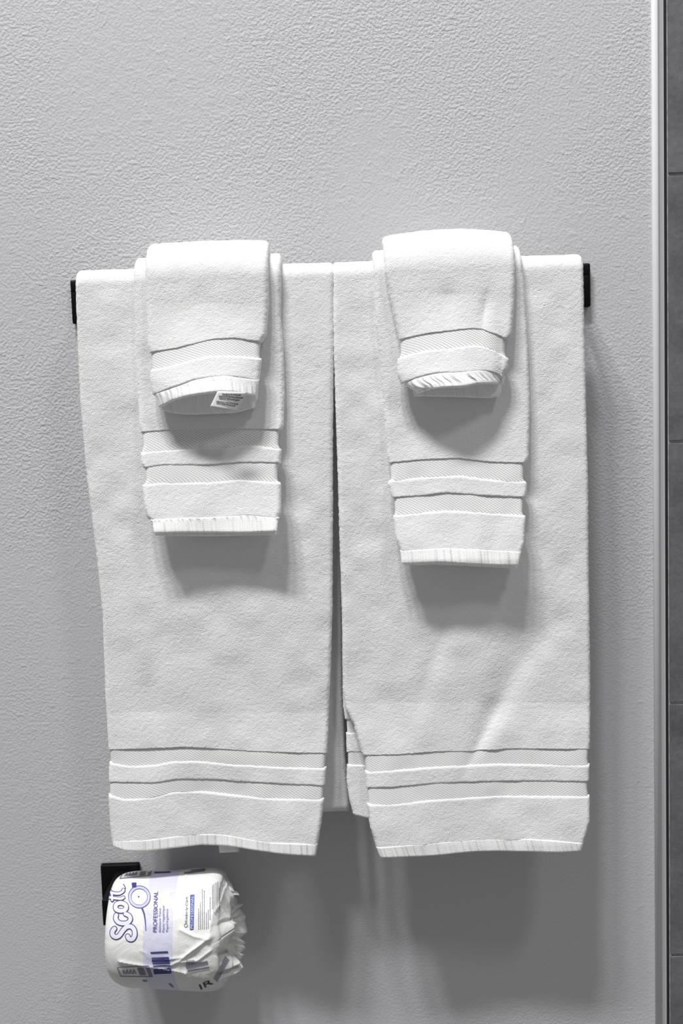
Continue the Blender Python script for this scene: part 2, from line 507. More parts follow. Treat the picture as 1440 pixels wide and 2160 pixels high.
B1 = [
 [(234, 1580), (350, 1576), (387, 1574), (444, 1577), (537, 1584), (684, 1588)],
 [(232, 1604), (275, 1612), (324, 1610), (369, 1601), (425, 1601), (481, 1607), (575, 1613), (688, 1617)],
 [(234, 1648), (324, 1650), (380, 1640), (444, 1641), (537, 1648), (684, 1656)],
 [(229, 1672), (267, 1682), (324, 1677), (369, 1665), (425, 1664), (481, 1671), (575, 1680), (684, 1682)],
 [(237, 1774), (305, 1773), (369, 1765), (417, 1759), (470, 1760), (519, 1769), (575, 1778), (669, 1781)],
 [(238, 1784), (267, 1795), (305, 1795), (369, 1788), (425, 1781), (481, 1784), (537, 1793), (594, 1801), (665, 1805)]]
T1.main(B1[0], .60, backL=[(560, 175), (1000, 205), (1700, 260)], backR=[(560, 700), (900, 716), (1450, 723), (1600, 729), (1710, 737)])
bands(T1, B1, hem_t=.0085)

# --- right bath towel
def dep_T2(u, x, y):
    k = np.clip((y - 1480) / 300, 0, 1)
    # long slanting hollow from the hand towel down to the border
    xc = 1135 - (y - 1290) * .46; wc = np.clip(58 - (y - 1290) * .14, 14, 60)
    r = -0.0048 * np.exp(-((x - xc) / wc) ** 2) * np.exp(-((y - 1445) / 150.0) ** 4)
    r = r + 0.0014 * np.exp(-((x - xc + 110) / 50.0) ** 2) * np.exp(-((y - 1440) / 160.0) ** 2)
    r = r + 0.014 * k - 0.003 * k * np.exp(-((x - 1010) / 120.0) ** 2)
    r = r - 0.002 * np.exp(-((x - (940 - (y - 1300) * .3)) / 24.0) ** 2) * np.exp(-((y - 1420) / 110.0) ** 2)
    return r
T2 = Towel('bath_towel', 'large white terry bath towel filling the right half of the black bar', None,
    L=[(556, 702), (700, 702), (850, 707), (1000, 712), (1150, 716), (1300, 721), (1450, 722), (1495, 728), (1528, 745), (1577, 758), (1600, 766), (1650, 771), (1700, 774), (1745, 780), (1790, 794), (1810, 802)],
    R=[(537, 1229), (650, 1231), (800, 1234), (1000, 1239), (1200, 1241), (1400, 1244), (1560, 1244), (1600, 1241), (1612, 1243), (1660, 1240), (1680, 1243), (1730, 1243), (1795, 1225)],
    rad=R_BATH, t=.0112, depth=dep_T2, seed=31)
B2 = [
 [(768, 1592), (832, 1591), (918, 1584), (1004, 1583), (1069, 1578), (1237, 1579)],
 [(765, 1625), (832, 1620), (918, 1613), (1048, 1607), (1241, 1610)],
 [(772, 1660), (832, 1658), (918, 1650), (1048, 1645), (1237, 1646)],
 [(774, 1693), (832, 1692), (918, 1682), (1048, 1674), (1241, 1676)],
 [(793, 1788), (854, 1783), (940, 1776), (1026, 1770), (1112, 1770), (1224, 1778)],
 [(802, 1808), (854, 1807), (918, 1803), (1004, 1795), (1048, 1794), (1134, 1796), (1177, 1797), (1224, 1794)]]
T2.main(B2[0], .58, backL=[(560, 745), (1700, 775)], backR=[(560, 1218), (1000, 1225), (1700, 1212)])
bands(T2, B2, hem_t=.0085)
# inner fold of the right towel peeping out at its left side
class Layer(Towel):
    def __init__(s, parent, L, R, rad, t, depth, ru=.004, seed=7):
        s.L, s.R, s.rad, s.t, s.depth, s.ru, s.seed, s.arch = L, R, rad, t, depth, ru, seed, 0
        s.root = parent
zero = lambda u, x, y: x * 0
F2 = Layer(T2.root, L=[(1400, 724), (1490, 723), (1520, 728), (1560, 730), (1600, 731), (1650, 731), (1690, 737), (1722, 746)],
           R=[(1400, 880), (1730, 900)], rad=R_BATH - .0105, t=.0055, depth=lambda u, x, y: .004 * np.clip((y - 1480) / 250, 0, 1) , seed=57)
fb = [[(700, 1400), (900, 1400)], [(700, 1517), (900, 1519)], [(700, 1544), (900, 1546)], [(700, 1586), (900, 1590)], [(700, 1611), (900, 1614)], [(720, 1716), (745, 1718), (775, 1726), (900, 1740)]]
F2.seg('inner_fold', fb[0], fb[1], M_terry, rv=(.002, .002))
F2.seg('woven_band', fb[1], fb[2], M_band, t=.003, ext=(4, 4), rv=(.001, .001), narrow=(3, 0), fuzz=.25)
F2.seg('inner_fold', fb[2], fb[3], M_terry, rv=(.002, .002))
F2.seg('woven_band', fb[3], fb[4], M_band, t=.003, ext=(4, 4), rv=(.001, .001), narrow=(3, 0), fuzz=.25)
F2.seg('inner_fold', fb[4], fb[5], M_terry, rv=(.003, .002))

# --- hand towels
def dep_H1(u, x, y):
    k = np.clip((y - 800) / 320, 0, 1) ** 1.6
    return 0.014 * k + 0.009 * k * ((x - 462) / 130.0) ** 2 + .001 * (1 - (2 * u - 1) ** 2) * np.clip((y - 1020) / 100, 0, 1)
H1 = Towel('hand_towel', 'white hand towel hung over the left bath towel, behind the tagged washcloth', None,
    L=[(549, 279), (563, 279), (605, 284), (688, 286), (772, 288), (897, 294), (913, 297), (940, 300), (955, 296), (980, 298), (990, 304), (1015, 306), (1022, 300), (1063, 303), (1092, 310), (1101, 321), (1128, 325)],
    R=[(538, 594), (600, 593), (667, 592), (730, 598), (834, 600), (897, 598), (915, 591), (940, 590), (947, 594), (980, 592), (986, 588), (1013, 588), (1020, 593), (1080, 593), (1097, 587), (1122, 584)],
    rad=R_HAND, t=.0105, depth=dep_H1, seed=71, ru=.0045)
B = [
 [(296, 914), (357, 909), (473, 906), (590, 908)],
 [(296, 954), (348, 949), (473, 942), (536, 938), (592, 947)],
 [(302, 989), (340, 982), (432, 982), (515, 976), (586, 978)],
 [(300, 1023), (348, 1017), (432, 1017), (507, 1010), (592, 1017)],
 [(311, 1101), (390, 1096), (452, 1094), (527, 1089), (590, 1096)],
 [(325, 1126), (390, 1124), (452, 1124), (515, 1125), (584, 1122)]]
H1.main(B[0], .30); bands(H1, B)
def dep_H2(u, x, y):
    k = np.clip((y - 860) / 320, 0, 1) ** 1.6
    return 0.018 * k + 0.003 * (1 - (2 * u - 1) ** 2) * k - .002 * np.exp(-((x - 1035) / 22.0) ** 2) * np.clip((y - 1080) / 60, 0, 1)
H2 = Towel('hand_towel', 'white hand towel hung over the right bath towel, reaching lower than the other hand towel', None,
    L=[(530, 784), (542, 783), (584, 788), (688, 792), (772, 801), (855, 809), (960, 816), (975, 819), (1010, 822), (1019, 817), (1047, 824), (1053, 828), (1080, 830), (1088, 828), (1138, 834), (1163, 844), (1190, 847)],
    R=[(526, 1092), (560, 1100), (605, 1105), (730, 1113), (855, 1117), (968, 1114), (980, 1106), (1012, 1106), (1020, 1111), (1044, 1110), (1052, 1105), (1084, 1104), (1090, 1108), (1147, 1105), (1172, 1097), (1195, 1093)],
    rad=R_HAND, t=.0105, depth=dep_H2, seed=83, ru=.0045)
B = [
 [(817, 978), (888, 971), (963, 968), (1034, 976), (1109, 978)],
 [(820, 1013), (909, 1004), (972, 1002), (1034, 1011), (1109, 1015)],
 [(826, 1050), (888, 1047), (938, 1040), (1013, 1046), (1105, 1050)],
 [(830, 1087), (888, 1080), (938, 1076), (1013, 1079), (1107, 1087)],
 [(838, 1165), (930, 1160), (1013, 1162), (1100, 1167)],
 [(847, 1190), (930, 1187), (1013, 1192), (1095, 1194)]]
H2.main(B[0], .30); bands(H2, B)

# back layers peeping out under the hems
def layer(root, name, L, R, rad, t, top, bot, depth=zero, mt=None, seed=5, fuzz=.5, **k):
    return Layer(root, L, R, rad, t, depth, seed=seed).seg(name, top, bot, mt or M_terry, fuzz=fuzz, **k)
layer(H1.root, 'inner_layer', [(1040, 318), (1130, 327)], [(1040, 586), (1128, 583)], R_HAND - .006, .004, [(300, 1040), (600, 1040)], [(320, 1130), (450, 1131), (590, 1128)], depth=lambda u, x, y: .010 + .009 * ((x - 462) / 130.0) ** 2, mt=M_hem)
layer(H2.root, 'inner_layer', [(1100, 846), (1200, 851)], [(1100, 1095), (1200, 1091)], R_HAND - .006, .004, [(800, 1100), (1110, 1100)], [(840, 1192), (930, 1191), (1090, 1199)], depth=lambda u, x, y: .013 + x * 0, mt=M_hem)

# --- washcloths
def dep_W1(u, x, y):
    k = np.clip((y - 640) / 200, 0, 1) ** 1.4
    return 0.007 * k + 0.017 * k * np.sin(np.pi * np.clip(u, 0, 1)) ** 1.0 + 0.003 * k * u
W1 = Towel('washcloth', 'white washcloth with a printed care tag at its hem, over the left hand towel', None,
    L=[(525, 306), (560, 306), (626, 309), (730, 313), (747, 317), (780, 319), (805, 319), (830, 324), (840, 330), (861, 336)],
    R=[(518, 567), (560, 567), (647, 567), (708, 562), (722, 553), (751, 550), (763, 552), (797, 548), (813, 544), (838, 539)],
    rad=R_WASH, t=.0132, depth=dep_W1, seed=97, ru=.006, arch=.002)
WB1 = [
 [(317, 746), (373, 739), (411, 730), (448, 720), (494, 717), (557, 724)],
 [(319, 781), (369, 772), (440, 753), (494, 751), (550, 757)],
 [(326, 834), (381, 817), (412, 805), (441, 800), (478, 797), (542, 805)],
 [(336, 861), (362, 847), (394, 837), (431, 831), (459, 828), (500, 829), (538, 837)]]
W1.main(WB1[0], .14); bands(W1, WB1, hem_t=.0045)
def dep_W2(u, x, y):
    k = np.clip((y - 620) / 200, 0, 1) ** 1.4
    k2 = -0.0022 * np.exp(-((x - (1022 - (y - 640) * .15)) / 12.0) ** 2) * np.exp(-((y - 660) / 40.0) ** 2) * np.clip((y - 585) / 40, 0, 1) - 0.0014 * np.exp(-((x - (938 + (y - 560) * .1)) / 18.0) ** 2) * np.exp(-((y - 630) / 35.0) ** 2) * np.clip((y - 585) / 40, 0, 1)
    return k2 + 0.006 * k + 0.016 * k * np.sin(np.pi * np.clip(u * .95 + .02, 0, 1)) - 0.004 * np.exp(-((x - (1052 - (y - 700) * .0)) / 14.0) ** 2) * k
W2 = Towel('washcloth', 'white washcloth without a tag, bunched at its hem, over the right hand towel', None,
    L=[(509, 804), (534, 804), (584, 812), (640, 824), (717, 841), (747, 842), (760, 838), (792, 839), (812, 846), (820, 866), (836, 872)],
    R=[(510, 1081), (563, 1086), (647, 1084), (707, 1078), (722, 1069), (747, 1067), (759, 1072), (776, 1071), (797, 1060), (834, 1050)],
    rad=R_WASH, t=.0132, depth=dep_W2, seed=113, ru=.006, arch=.006)
WB2 = [
 [(843, 719), (899, 708), (966, 700), (994, 697), (1019, 700), (1037, 708), (1072, 717)],
 [(845, 756), (886, 743), (932, 738), (999, 730), (1023, 732), (1070, 757)],
 [(838, 812), (862, 806), (883, 799), (921, 791), (966, 790), (1010, 784), (1032, 786), (1060, 801)],
 [(872, 834), (899, 824), (932, 818), (977, 817), (1010, 810), (1050, 811)]]
W2.main(WB2[0], .14); bands(W2, WB2, hem_narrow=(8, 4), hem_t=.0045)
layer(W1.root, 'inner_layer', [(740, 322), (845, 334), (880, 350)], [(740, 552), (840, 543), (880, 530)], R_HAND + .005, .004, [(300, 760), (600, 760)], [(336, 862), (360, 871), (400, 875), (450, 873), (500, 871), (536, 860)], mt=M_hem, depth=lambda u, x, y: x * 0 + .006)
layer(W2.root, 'inner_layer', [(740, 850), (845, 876)], [(740, 1064), (800, 1064), (840, 1052)], R_HAND + .005, .004, [(800, 750), (1100, 750)], [(870, 836), (943, 837), (1032, 840), (1060, 836)], mt=M_hem, depth=lambda u, x, y: x * 0 + .006)

# care tags
def sheet(name, pts_px, d, n, mt, parent, bend=0.0, th=.0004):
    """four picture corners (tl, tr, br, bl) at distance d -> thin bent label"""
    tl, tr, br, bl = [np.array(p, float) for p in pts_px]
    nu_, nv_ = n
    G = np.zeros((nv_, nu_, 3))
    for j in range(nv_):
        for i in range(nu_):
            a = i / (nu_ - 1); b_ = j / (nv_ - 1)
            p = (tl * (1 - a) + tr * a) * (1 - b_) + (bl * (1 - a) + br * a) * b_
            dd = (d[0] * (1 - b_) + d[1] * b_) + bend * math.sin(math.pi * a)
            G[j, i] = unproj(p[0], p[1], dd)
    org = np.array(parent.location)
    me = mesh_grid(G[::-1] - org, name)
    o = link(name, me, mt); o.parent = parent; o.matrix_parent_inverse = Matrix.Identity(4)
    md = o.modifiers.new('solid', 'SOLIDIFY'); md.thickness = th; md.offset = 0
    return o, (tl, tr, br, bl, d, bend)
def on_tag(info, a, b_, lift=.0006):
    tl, tr, br, bl, d, bend = info
    p = (tl * (1 - a) + tr * a) * (1 - b_) + (bl * (1 - a) + br * a) * b_
    return unproj(p[0], p[1], d[0] * (1 - b_) + d[1] * b_ + bend * math.sin(math.pi * a) + lift)
ct, info = sheet('care_tag', [(459, 825), (520, 827), (500, 870), (443, 858)], (D_BAR + R_WASH + .0250, D_BAR + R_WASH + .0215), (16, 10), M_tag, W1.root, bend=.003)
ct['label'] = 'white care tag with grey print'
rng = np.random.RandomState(4)
vs_, fs = [], []
for (b0, b1, a0, a1) in ((.12, .22, .2, .86), (.25, .35, .12, .92), (.38, .47, .17, .85), (.58, .66, .12, .86), (.68, .76, .16, .8)):
    a = a0
    while a < a1:
        wd = .02 + .035 * rng.rand(); j0 = b0 + .02 * rng.rand(); j1 = b1 - .02 * rng.rand()
        k = len(vs_)
        for q in ((a, j1), (a + wd, j1), (a + wd, j0), (a, j0)): vs_.append((on_tag(info, *q) - np.array(W1.root.location)).tolist())
        fs.append((k, k + 1, k + 2, k + 3)); a += wd + .012
me = bpy.data.meshes.new('tag_print'); me.from_pydata(vs_, [], fs)
o = bpy.data.objects.new('tag_print', me); COL.objects.link(o); me.materials.append(M_tagink); o.parent = ct
sheet('care_tag', [(459, 1768), (505, 1768), (504, 1797), (463, 1799)], (D_BAR - .006, D_BAR - .004), (6, 6), M_tag, T1.root)

# ------------------------------------------------------------------ toilet paper holder
hold = empty('toilet_paper_holder', tuple(float(q) for q in unproj(255, 1862, 0)))
tag(hold, 'matte black wall-mounted paper holder below the left bath towel', 'toilet paper holder')
def pxbox(name, x0_, y0_, x1_, y1_, dface, dback, mt, parent, bev=.0015):
    a = unproj(x0_, y0_, dface); b_ = unproj(x1_, y1_, dface)
    return link(name, boxmesh(name, (min(a[0], b_[0]), -dface, min(a[2], b_[2])), (max(a[0], b_[0]), -dback, max(a[2], b_[2])), bev), mt, parent)
pxbox('wall_plate', 211, 1826, 297, 1903, .009, .0005, M_black, hold, .002)
pxbox('post', 214, 1899, 252, 1952, .082, .009, M_black, hold)
RC_D = .074; RR = .0625
rc = unproj(340, 1962, .10); RCZ = float(unproj(340, 1958, RC_D)[2])
ar0 = unproj(222, 1930, .08)[0]
link('arm', boxmesh('arm', (ar0, -RC_D - .006, RCZ - .006), (ar0 + .12, -RC_D + .006, RCZ + .006), .001), M_black, hold)

# ------------------------------------------------------------------ wrapped paper roll
M_paper, nt, b = mat('wrapper_paper', (0.84, 0.84, 0.86), 0.42, 0.35)
v = objvec(nt)
sx = N(nt, 'ShaderNodeSeparateXYZ'); nt.links.new(v, sx.inputs[0])
# pale lilac printed panel across the middle of the roll
p1 = math_n(nt, 'GREATER_THAN', sx.outputs[0], -.0185); p2 = math_n(nt, 'LESS_THAN', sx.outputs[0], .0135)
pm = math_n(nt, 'MULTIPLY', p1, p2)
mx = N(nt, 'ShaderNodeMixRGB'); nt.links.new(pm, mx.inputs[0])
mx.inputs[1].default_value = (.77, .77, .76, 1); mx.inputs[2].default_value = (.64, .64, .78, 1)
nt.links.new(mx.outputs[0], b.inputs['Base Color'])
h = noise_n(nt, v, 45, 3, .55, 1.2)
nt.links.new(bump_n(nt, h, 0.0025, 0.5), b.inputs['Normal'])
b.inputs['Subsurface Weight'].default_value = 0.0
M_ink, nt, b = mat('navy_ink', (0.045, 0.05, 0.22), 0.5, 0.3)
M_blue, nt, b = mat('blue_ink', (0.05, 0.09, 0.42), 0.5, 0.3)
M_lilac, nt, b = mat('lilac_ink', (0.50, 0.50, 0.72), 0.5, 0.3)
M_grey, nt, b = mat('grey_ink', (0.2, 0.2, 0.26), 0.5, 0.3)
M_inkw, nt, b = mat('white_print', (0.72, 0.72, 0.80), 0.5, 0.3)
M_inkk, nt, b = mat('black_ink', (0.015, 0.015, 0.03), 0.5, 0.3)

xL = float(unproj(229, 1950, RC_D + .03)[0]); xR = float(unproj(457, 1950, RC_D + RR)[0])
RXC = (xL + xR) / 2
roll = empty('toilet_roll', (RXC, -RC_D, RCZ))
tag(roll, 'toilet roll still in its printed white and lilac paper wrapper, on the black holder', 'toilet roll')
def ridged(P, sc, seed):
    return 1 - np.abs(vnoise(P, sc, seed)) * 2
def roll_surface():
    na = 140; nc = 60; nth = 420
    th = np.linspace(0, 2 * math.pi, nth, endpoint=False)
    rows = []
    rk = np.random.RandomState(12)
    KN = np.sort(rk.rand(22)) * 2 * math.pi; KH = rk.uniform(-.6, 1, 22) ; KN = np.r_[0, KN, 2 * math.pi]; KH = np.r_[.1, KH, .1]
    KN2 = np.sort(rk.rand(46)) * 2 * math.pi; KH2 = rk.uniform(-1, 1, 46) ; KN2 = np.r_[0, KN2, 2 * math.pi]; KH2 = np.r_[.1, KH2, .1]
    Lh = (xR - xL) / 2
    creases = []
    for pts, am, wd in (([(300, 890), (450, 912), (560, 932), (700, 955), (850, 985)], .0024, .0016), ([(700, 930), (800, 880), (900, 800), (1060, 700)], .0020, .0015),
                        ([(690, 870), (830, 850), (960, 760), (1050, 690)], .0018, .0015), ([(690, 445), (830, 420)], -.0012, .0012),
                        ([(800, 650), (920, 695), (1045, 715)], .0020, .0018), ([(790, 225), (900, 200), (1060, 160)], .0022, .003),
                        ([(820, 890), (950, 880), (1060, 800)], .0022, .0016), ([(470, 800), (520, 820), (545, 950), (600, 1060)], .0008, .001),
                        ([(780, 100), (785, 400), (780, 700), (800, 960)], .0007, .0012), ([(1040, 690), (1060, 560), (1160, 480), (1200, 380)], .0026, .002),
                        ([(850, 985), (900, 1120)], .0014, .0014), ([(1060, 160), (1140, 260), (1200, 400)], .0030, .002)):
        W_ = [unproj(180 + a / 4, 1800 + b_ / 4, RC_D + RR * .93) - np.array([RXC, 0, RCZ]) for a, b_ in pts]
        creases.append(([(q[0], q[2]) for q in W_], am, wd))

    # left cap -> side -> right pleated end; (radius factor, axial position, crumple amount)
    prof = []
    for k in range(14):
        q = k / 13; prof.append((.05 + .77 * q, -Lh - .001 * (1 - q), .3, 0))
    for k in range(1, 26):
        q = k / 25; a = q * math.pi / 2; prof.append((.82 + .18 * math.sin(a), -Lh + .026 * (1 - math.cos(a)), .5, 0))
    for k in range(1, na):
        q = k / na; prof.append((1.0, -Lh + .026 + (2 * Lh - .026 - .014) * q, .6 + .4 * q, 0))
    for k in range(0, 15):
        a = math.pi / 2 * k / 14; prof.append((1 - .12 * (1 - math.cos(a)), Lh - .014 + .014 * math.sin(a), 1.0, .25 * k / 14))
    for k in range(1, nc + 1):
        q = k / nc; prof.append((.88 - .84 * q, Lh + .010 * math.sin(math.pi * min(1, q * 1.15)) - .008 * q, 1.0, .25 + .75 * min(1, 3 * q) * (1 - .3 * q)))
    for (rf, ax, cr, pleat) in prof:
        base = np.stack([np.full_like(th, ax), -RR * rf * np.cos(th), RR * rf * np.sin(th)], -1)
        fold = np.interp((th + (1 - rf) * .9) % (2 * math.pi), KN, KH)
        fold2 = np.interp((th * 1.0 - (1 - rf) * .5) % (2 * math.pi), KN2, KH2)
        low = np.clip(-np.sin(th) * .5 + .6, 0.15, 1)     # more slack paper below
        facet = vnoise(base, 30, 11) * .0022 + (ridged(base, 26, 5) - .3) * .0016
        dr = facet * cr + pleat * fold * .0034
        dx = pleat * ((fold * .0095 + fold2 * .004) * (.6 + .8 * low) + vnoise(base, 60, 8) * .005)
        # flattened faces of the wrapper
        sq = 1 + .018 * np.cos(4 * th + .5) * min(1, cr)
        # slack wrapper hangs below on the right
        sag = .0045 * np.clip(-np.sin(th), 0, 1) * np.clip((ax + .02) / .06, -1.2, 1)
        rad = RR * rf * sq + dr + sag * rf
        X_ = ax; Z_ = rad * np.sin(th)
        for pts, am, wd in creases:
            dm = np.full_like(th, 9.0)
            for (xa, za), (xb, zb) in zip(pts[:-1], pts[1:]):
                L2 = (xb - xa) ** 2 + (zb - za) ** 2
                tt = np.clip(((X_ - xa) * (xb - xa) + (Z_ - za) * (zb - za)) / L2, 0, 1)
                dm = np.minimum(dm, np.hypot(X_ - xa - tt * (xb - xa), Z_ - za - tt * (zb - za)))
            rad = rad + np.where(np.cos(th) > -.2, am * np.exp(-dm / wd), 0)
        rows.append(np.stack([ax + dx, -rad * np.cos(th), rad * np.sin(th)], -1))
    return np.stack(rows)
G = roll_surface()
me = mesh_grid(G, 'wrapper', closed_u=True)
bmx = bmesh.new(); bmx.from_mesh(me); bmesh.ops.holes_fill(bmx, edges=[e for e in bmx.edges if e.is_boundary], sides=0)
bmesh.ops.recalc_face_normals(bmx, faces=bmx.faces[:]); bmx.to_mesh(me); bmx.free()
wr = link('wrapper', me, M_paper); wr.parent = roll; wr.matrix_parent_inverse = Matrix.Identity(4)
bvh = BVHTree.FromPolygons([v_.co.copy() for v_ in me.vertices], [tuple(p.vertices) for p in me.polygons])
RO = np.array(roll.location)
def onroll(px, py, lift=.0005):
    D = Fw + (px - 720) / F_PX * Rt - (py - 1080) / F_PX * Up
    D = Vector(D).normalized()
    hit = bvh.ray_cast(Vector(CAM - RO), D)
    if hit[0] is None: return None
    n = hit[1]
    if n.dot(D) > 0: n = -n
    return hit[0] + n * lift * .6 - D * lift * .6
class Ink:
    def __init__(s): s.v = []; s.f = []
    def poly_grid(s, P, lift=.0005):
        """P: rows x cols picture points"""
        rr = [[onroll(x, y, lift) for x, y in row] for row in P]
        k = len(s.v); nr = len(rr); nc_ = len(rr[0])
        for row in rr:
            for q in row: s.v.append(q if q is not None else Vector((0, 0, 0)))
        for i in range(nr - 1):
            for j in range(nc_ - 1):
                c4 = (rr[i][j], rr[i][j + 1], rr[i + 1][j + 1], rr[i + 1][j])
                if any(q is None for q in c4): continue
                if max((c4[0] - c4[2]).length, (c4[1] - c4[3]).length) > .008: continue
                a = k + i * nc_ + j
                s.f.append((a, a + nc_, a + nc_ + 1, a + 1))
    def quad(s, p, n=(4, 4), lift=.0005):
        tl, tr, br, bl = [np.array(q, float) for q in p]
        P = []
        for j in range(n[1] + 1):
            b_ = j / n[1]; row = []
            for i in range(n[0] + 1):
                a = i / n[0]; row.append((tl * (1 - a) + tr * a) * (1 - b_) + (bl * (1 - a) + br * a) * b_)
            P.append(row)
        s.poly_grid(P, lift)
    def stroke(s, pts, r, lift=.0005, closed=False, caps=True):
        pts = [np.array(p, float) for p in pts]
        if closed: pts = pts + pts[:2]
        # resample smoothly
        out = []
        n_ = len(pts)
        for i in range(n_ - 1):
            p0 = pts[max(i - 1, 0)] if not closed or i > 0 else pts[-3]
            p1, p2 = pts[i], pts[i + 1]; p3 = pts[min(i + 2, n_ - 1)]
            for k in range(6):
                t_ = k / 6
                out.append(.5 * ((2 * p1) + (-p0 + p2) * t_ + (2 * p0 - 5 * p1 + 4 * p2 - p3) * t_ ** 2 + (-p0 + 3 * p1 - 3 * p2 + p3) * t_ ** 3))
        out.append(pts[-1])
        rs = r if hasattr(r, '__len__') else [r, r]
        P = []
        for i, p in enumerate(out):
            a = out[max(i - 1, 0)]; b_ = out[min(i + 1, len(out) - 1)]
            tn = (b_ - a) / (np.linalg.norm(b_ - a) + 1e-9); nn = np.array([-tn[1], tn[0]])
            rad = rs[0] + (rs[1] - rs[0]) * i / (len(out) - 1)
            P.append([p + nn * rad * q for q in (-1, -.5, 0, .5, 1)])
        s.poly_grid(P, lift)
        if caps and not closed:
            for p in (out[0], out[-1]): s.disc(p, rs[0], lift)
    def disc(s, c, r, lift=.0005):
        P = [[np.array(c) + r * q * np.array([math.cos(a), math.sin(a)]) for a in np.linspace(0, 2 * math.pi, 17)] for q in (.02, .5, 1)]
        s.poly_grid(P, lift)
    def build(s, name, mt, parent=None, label=None):
        me = bpy.data.meshes.new(name); me.from_pydata([tuple(q) for q in s.v], [], s.f)
        bq = bmesh.new(); bq.from_mesh(me); bmesh.ops.delete(bq, geom=[q for q in bq.verts if not q.link_faces], context='VERTS'); bq.to_mesh(me); bq.free()
        o = bpy.data.objects.new(name, me); COL.objects.link(o); me.materials.append(mt); o.parent = parent or roll
        if label: o['label'] = label
        return o
def Z(x, y): return np.array([180 + x / 4.0, 1800 + y / 4.0])     # detail coordinates -> picture
# logo
S_ = [(246, 636), (230, 660), (233, 690), (258, 705), (288, 692), (318, 650), (348, 622), (385, 618), (412, 645), (416, 690), (398, 722), (370, 722), (358, 700)]
c_ = [(262, 522), (258, 552), (280, 582), (322, 592), (362, 582), (380, 552), (366, 524), (340, 512)]
o_ = [(345, 455), (335, 478), (298, 486), (265, 476), (256, 452), (268, 428), (302, 420), (335, 432)]
t1 = [(200, 372), (250, 380), (300, 384), (322, 374)]
t2 = [(215, 330), (250, 340), (290, 340), (318, 322), (322, 310)]
cb = [(228, 398), (226, 350), (212, 318)]
blue, white = Ink(), Ink()
for pts, r, cl in ((S_, 21, 0), (c_, 20, 0), (o_, 20, 1), (t1, 14, 0), (t2, 14, 0), (cb, 12, 0)):
    pz = [Z(*p) for p in pts]
    blue.stroke(pz, (r + 3.4) / 4, .0006, closed=bool(cl)); white.stroke(pz, (r - 3.8) / 4, .0010, closed=bool(cl))
blue.stroke([Z(322, 262), Z(335, 285), Z(338, 300)], .9, .0006)
lg = blue.build('printed_logo', M_ink, label='navy outlined lettering reading Scott')
white.build('lettering_fill', M_inkw, lg)
ic = Ink(); il = Ink()
cx_, cy_ = 455, 368
def ring(ink, r, wd, lift=.0006):
    P = [[Z(cx_ + (r + q) * math.cos(a), cy_ + (r + q) * math.sin(a)) for a in np.linspace(0, 2 * math.pi, 49)] for q in (-wd / 2, 0, wd / 2)]
    ink.poly_grid(P, lift)
ring(ic, 93, 4.5); ring(ic, 68, 3.5)
ring(il, 80, 20, .0004)
ic.quad([Z(390, 250), Z(430, 248), Z(430, 288), Z(395, 292)], lift=.0008)
ic.stroke([Z(478, 462), Z(495, 510), Z(505, 570), Z(510, 655)], (2.2, .5), .0006, caps=False)
ic.disc(Z(450, 366), 1.6, .0006)
icon = ic.build('printed_emblem', M_ink, label='round emblem beside the lettering'); il.build('emblem_tint', M_lilac, icon)

fnt = bpy.data.fonts.load('<builtin>') if False else None
def glyphs(txt):
    cu = bpy.data.curves.new('txt', 'FONT'); cu.body = txt; cu.size = 1; cu.resolution_u = 3
    ob = bpy.data.objects.new('txt', cu); COL.objects.link(ob)
    dg = bpy.context.evaluated_depsgraph_get(); dg.update()
    me = bpy.data.meshes.new_from_object(ob.evaluated_get(dg))
    bpy.data.objects.remove(ob)
    bq = bmesh.new(); bq.from_mesh(me)
    V = [tuple(v_.co[:2]) for v_ in bq.verts]; bq.verts.index_update()
    Fc = [tuple(v_.index for v_ in f.verts) for f in bq.faces]
    bq.free(); bpy.data.meshes.remove(me)
    return V, Fc
def text_on_roll(name, txt, p0, p1, height, mt, parent=None, lift=.0008, label=None, bold=0.0):
    """text from picture point p0 (baseline start) to p1 (baseline end); cap height in pixels"""
    V, Fc = glyphs(txt)
    if not V: return
    xs = [a for a, _ in V]; x0_, x1_ = min(xs), max(xs)
    p0 = np.array(p0, float); p1 = np.array(p1, float)
    dr = (p1 - p0) / np.linalg.norm(p1 - p0); up = np.array([dr[1], -dr[0]])
    sc = np.linalg.norm(p1 - p0) / (x1_ - x0_)
    k = Ink()
    pts = [onroll(*(p0 + dr * (a - x0_) * sc + up * b_ / .69 * height), lift) for a, b_ in V]
    k.v = [q if q is not None else Vector((0, 0, 0)) for q in pts]
    k.f = [f for f in Fc if all(pts[i] is not None for i in f)]
    return k.build(name, mt, parent, label)
text_on_roll('printed_text', 'PROFESSIONAL', Z(604, 664), Z(612, 322), 8.5, M_ink, label='navy lettering reading PROFESSIONAL')
text_on_roll('printed_text', 'Bathroom Tissue', Z(636, 664), Z(636, 462), 4.2, M_ink)
text_on_roll('printed_text', 'Papier hygiénique', Z(666, 664), Z(666, 440), 4.2, M_ink)
text_on_roll('printed_text', 'Papel higiénico', Z(698, 660), Z(698, 468), 4.2, M_ink)
text_on_roll('printed_text', 'Kimberly-Clark', Z(860, 582), Z(864, 366), 5.0, M_inkk)
k = Ink()
P = [[Z(848 + (13 + q) * math.cos(a), 607 + (15 + q) * math.sin(a)) for a in np.linspace(0, 2 * math.pi, 25)] for q in (-2.5, 2.5)]
k.poly_grid(P, .0006); k.build('printed_emblem', M_grey)
k = Ink(); k.quad([Z(884, 352), Z(920, 348), Z(912, 642), Z(882, 645)], (4, 16), .0006)
bb = k.build('printed_bar', M_blue, label='blue bar with white lettering')
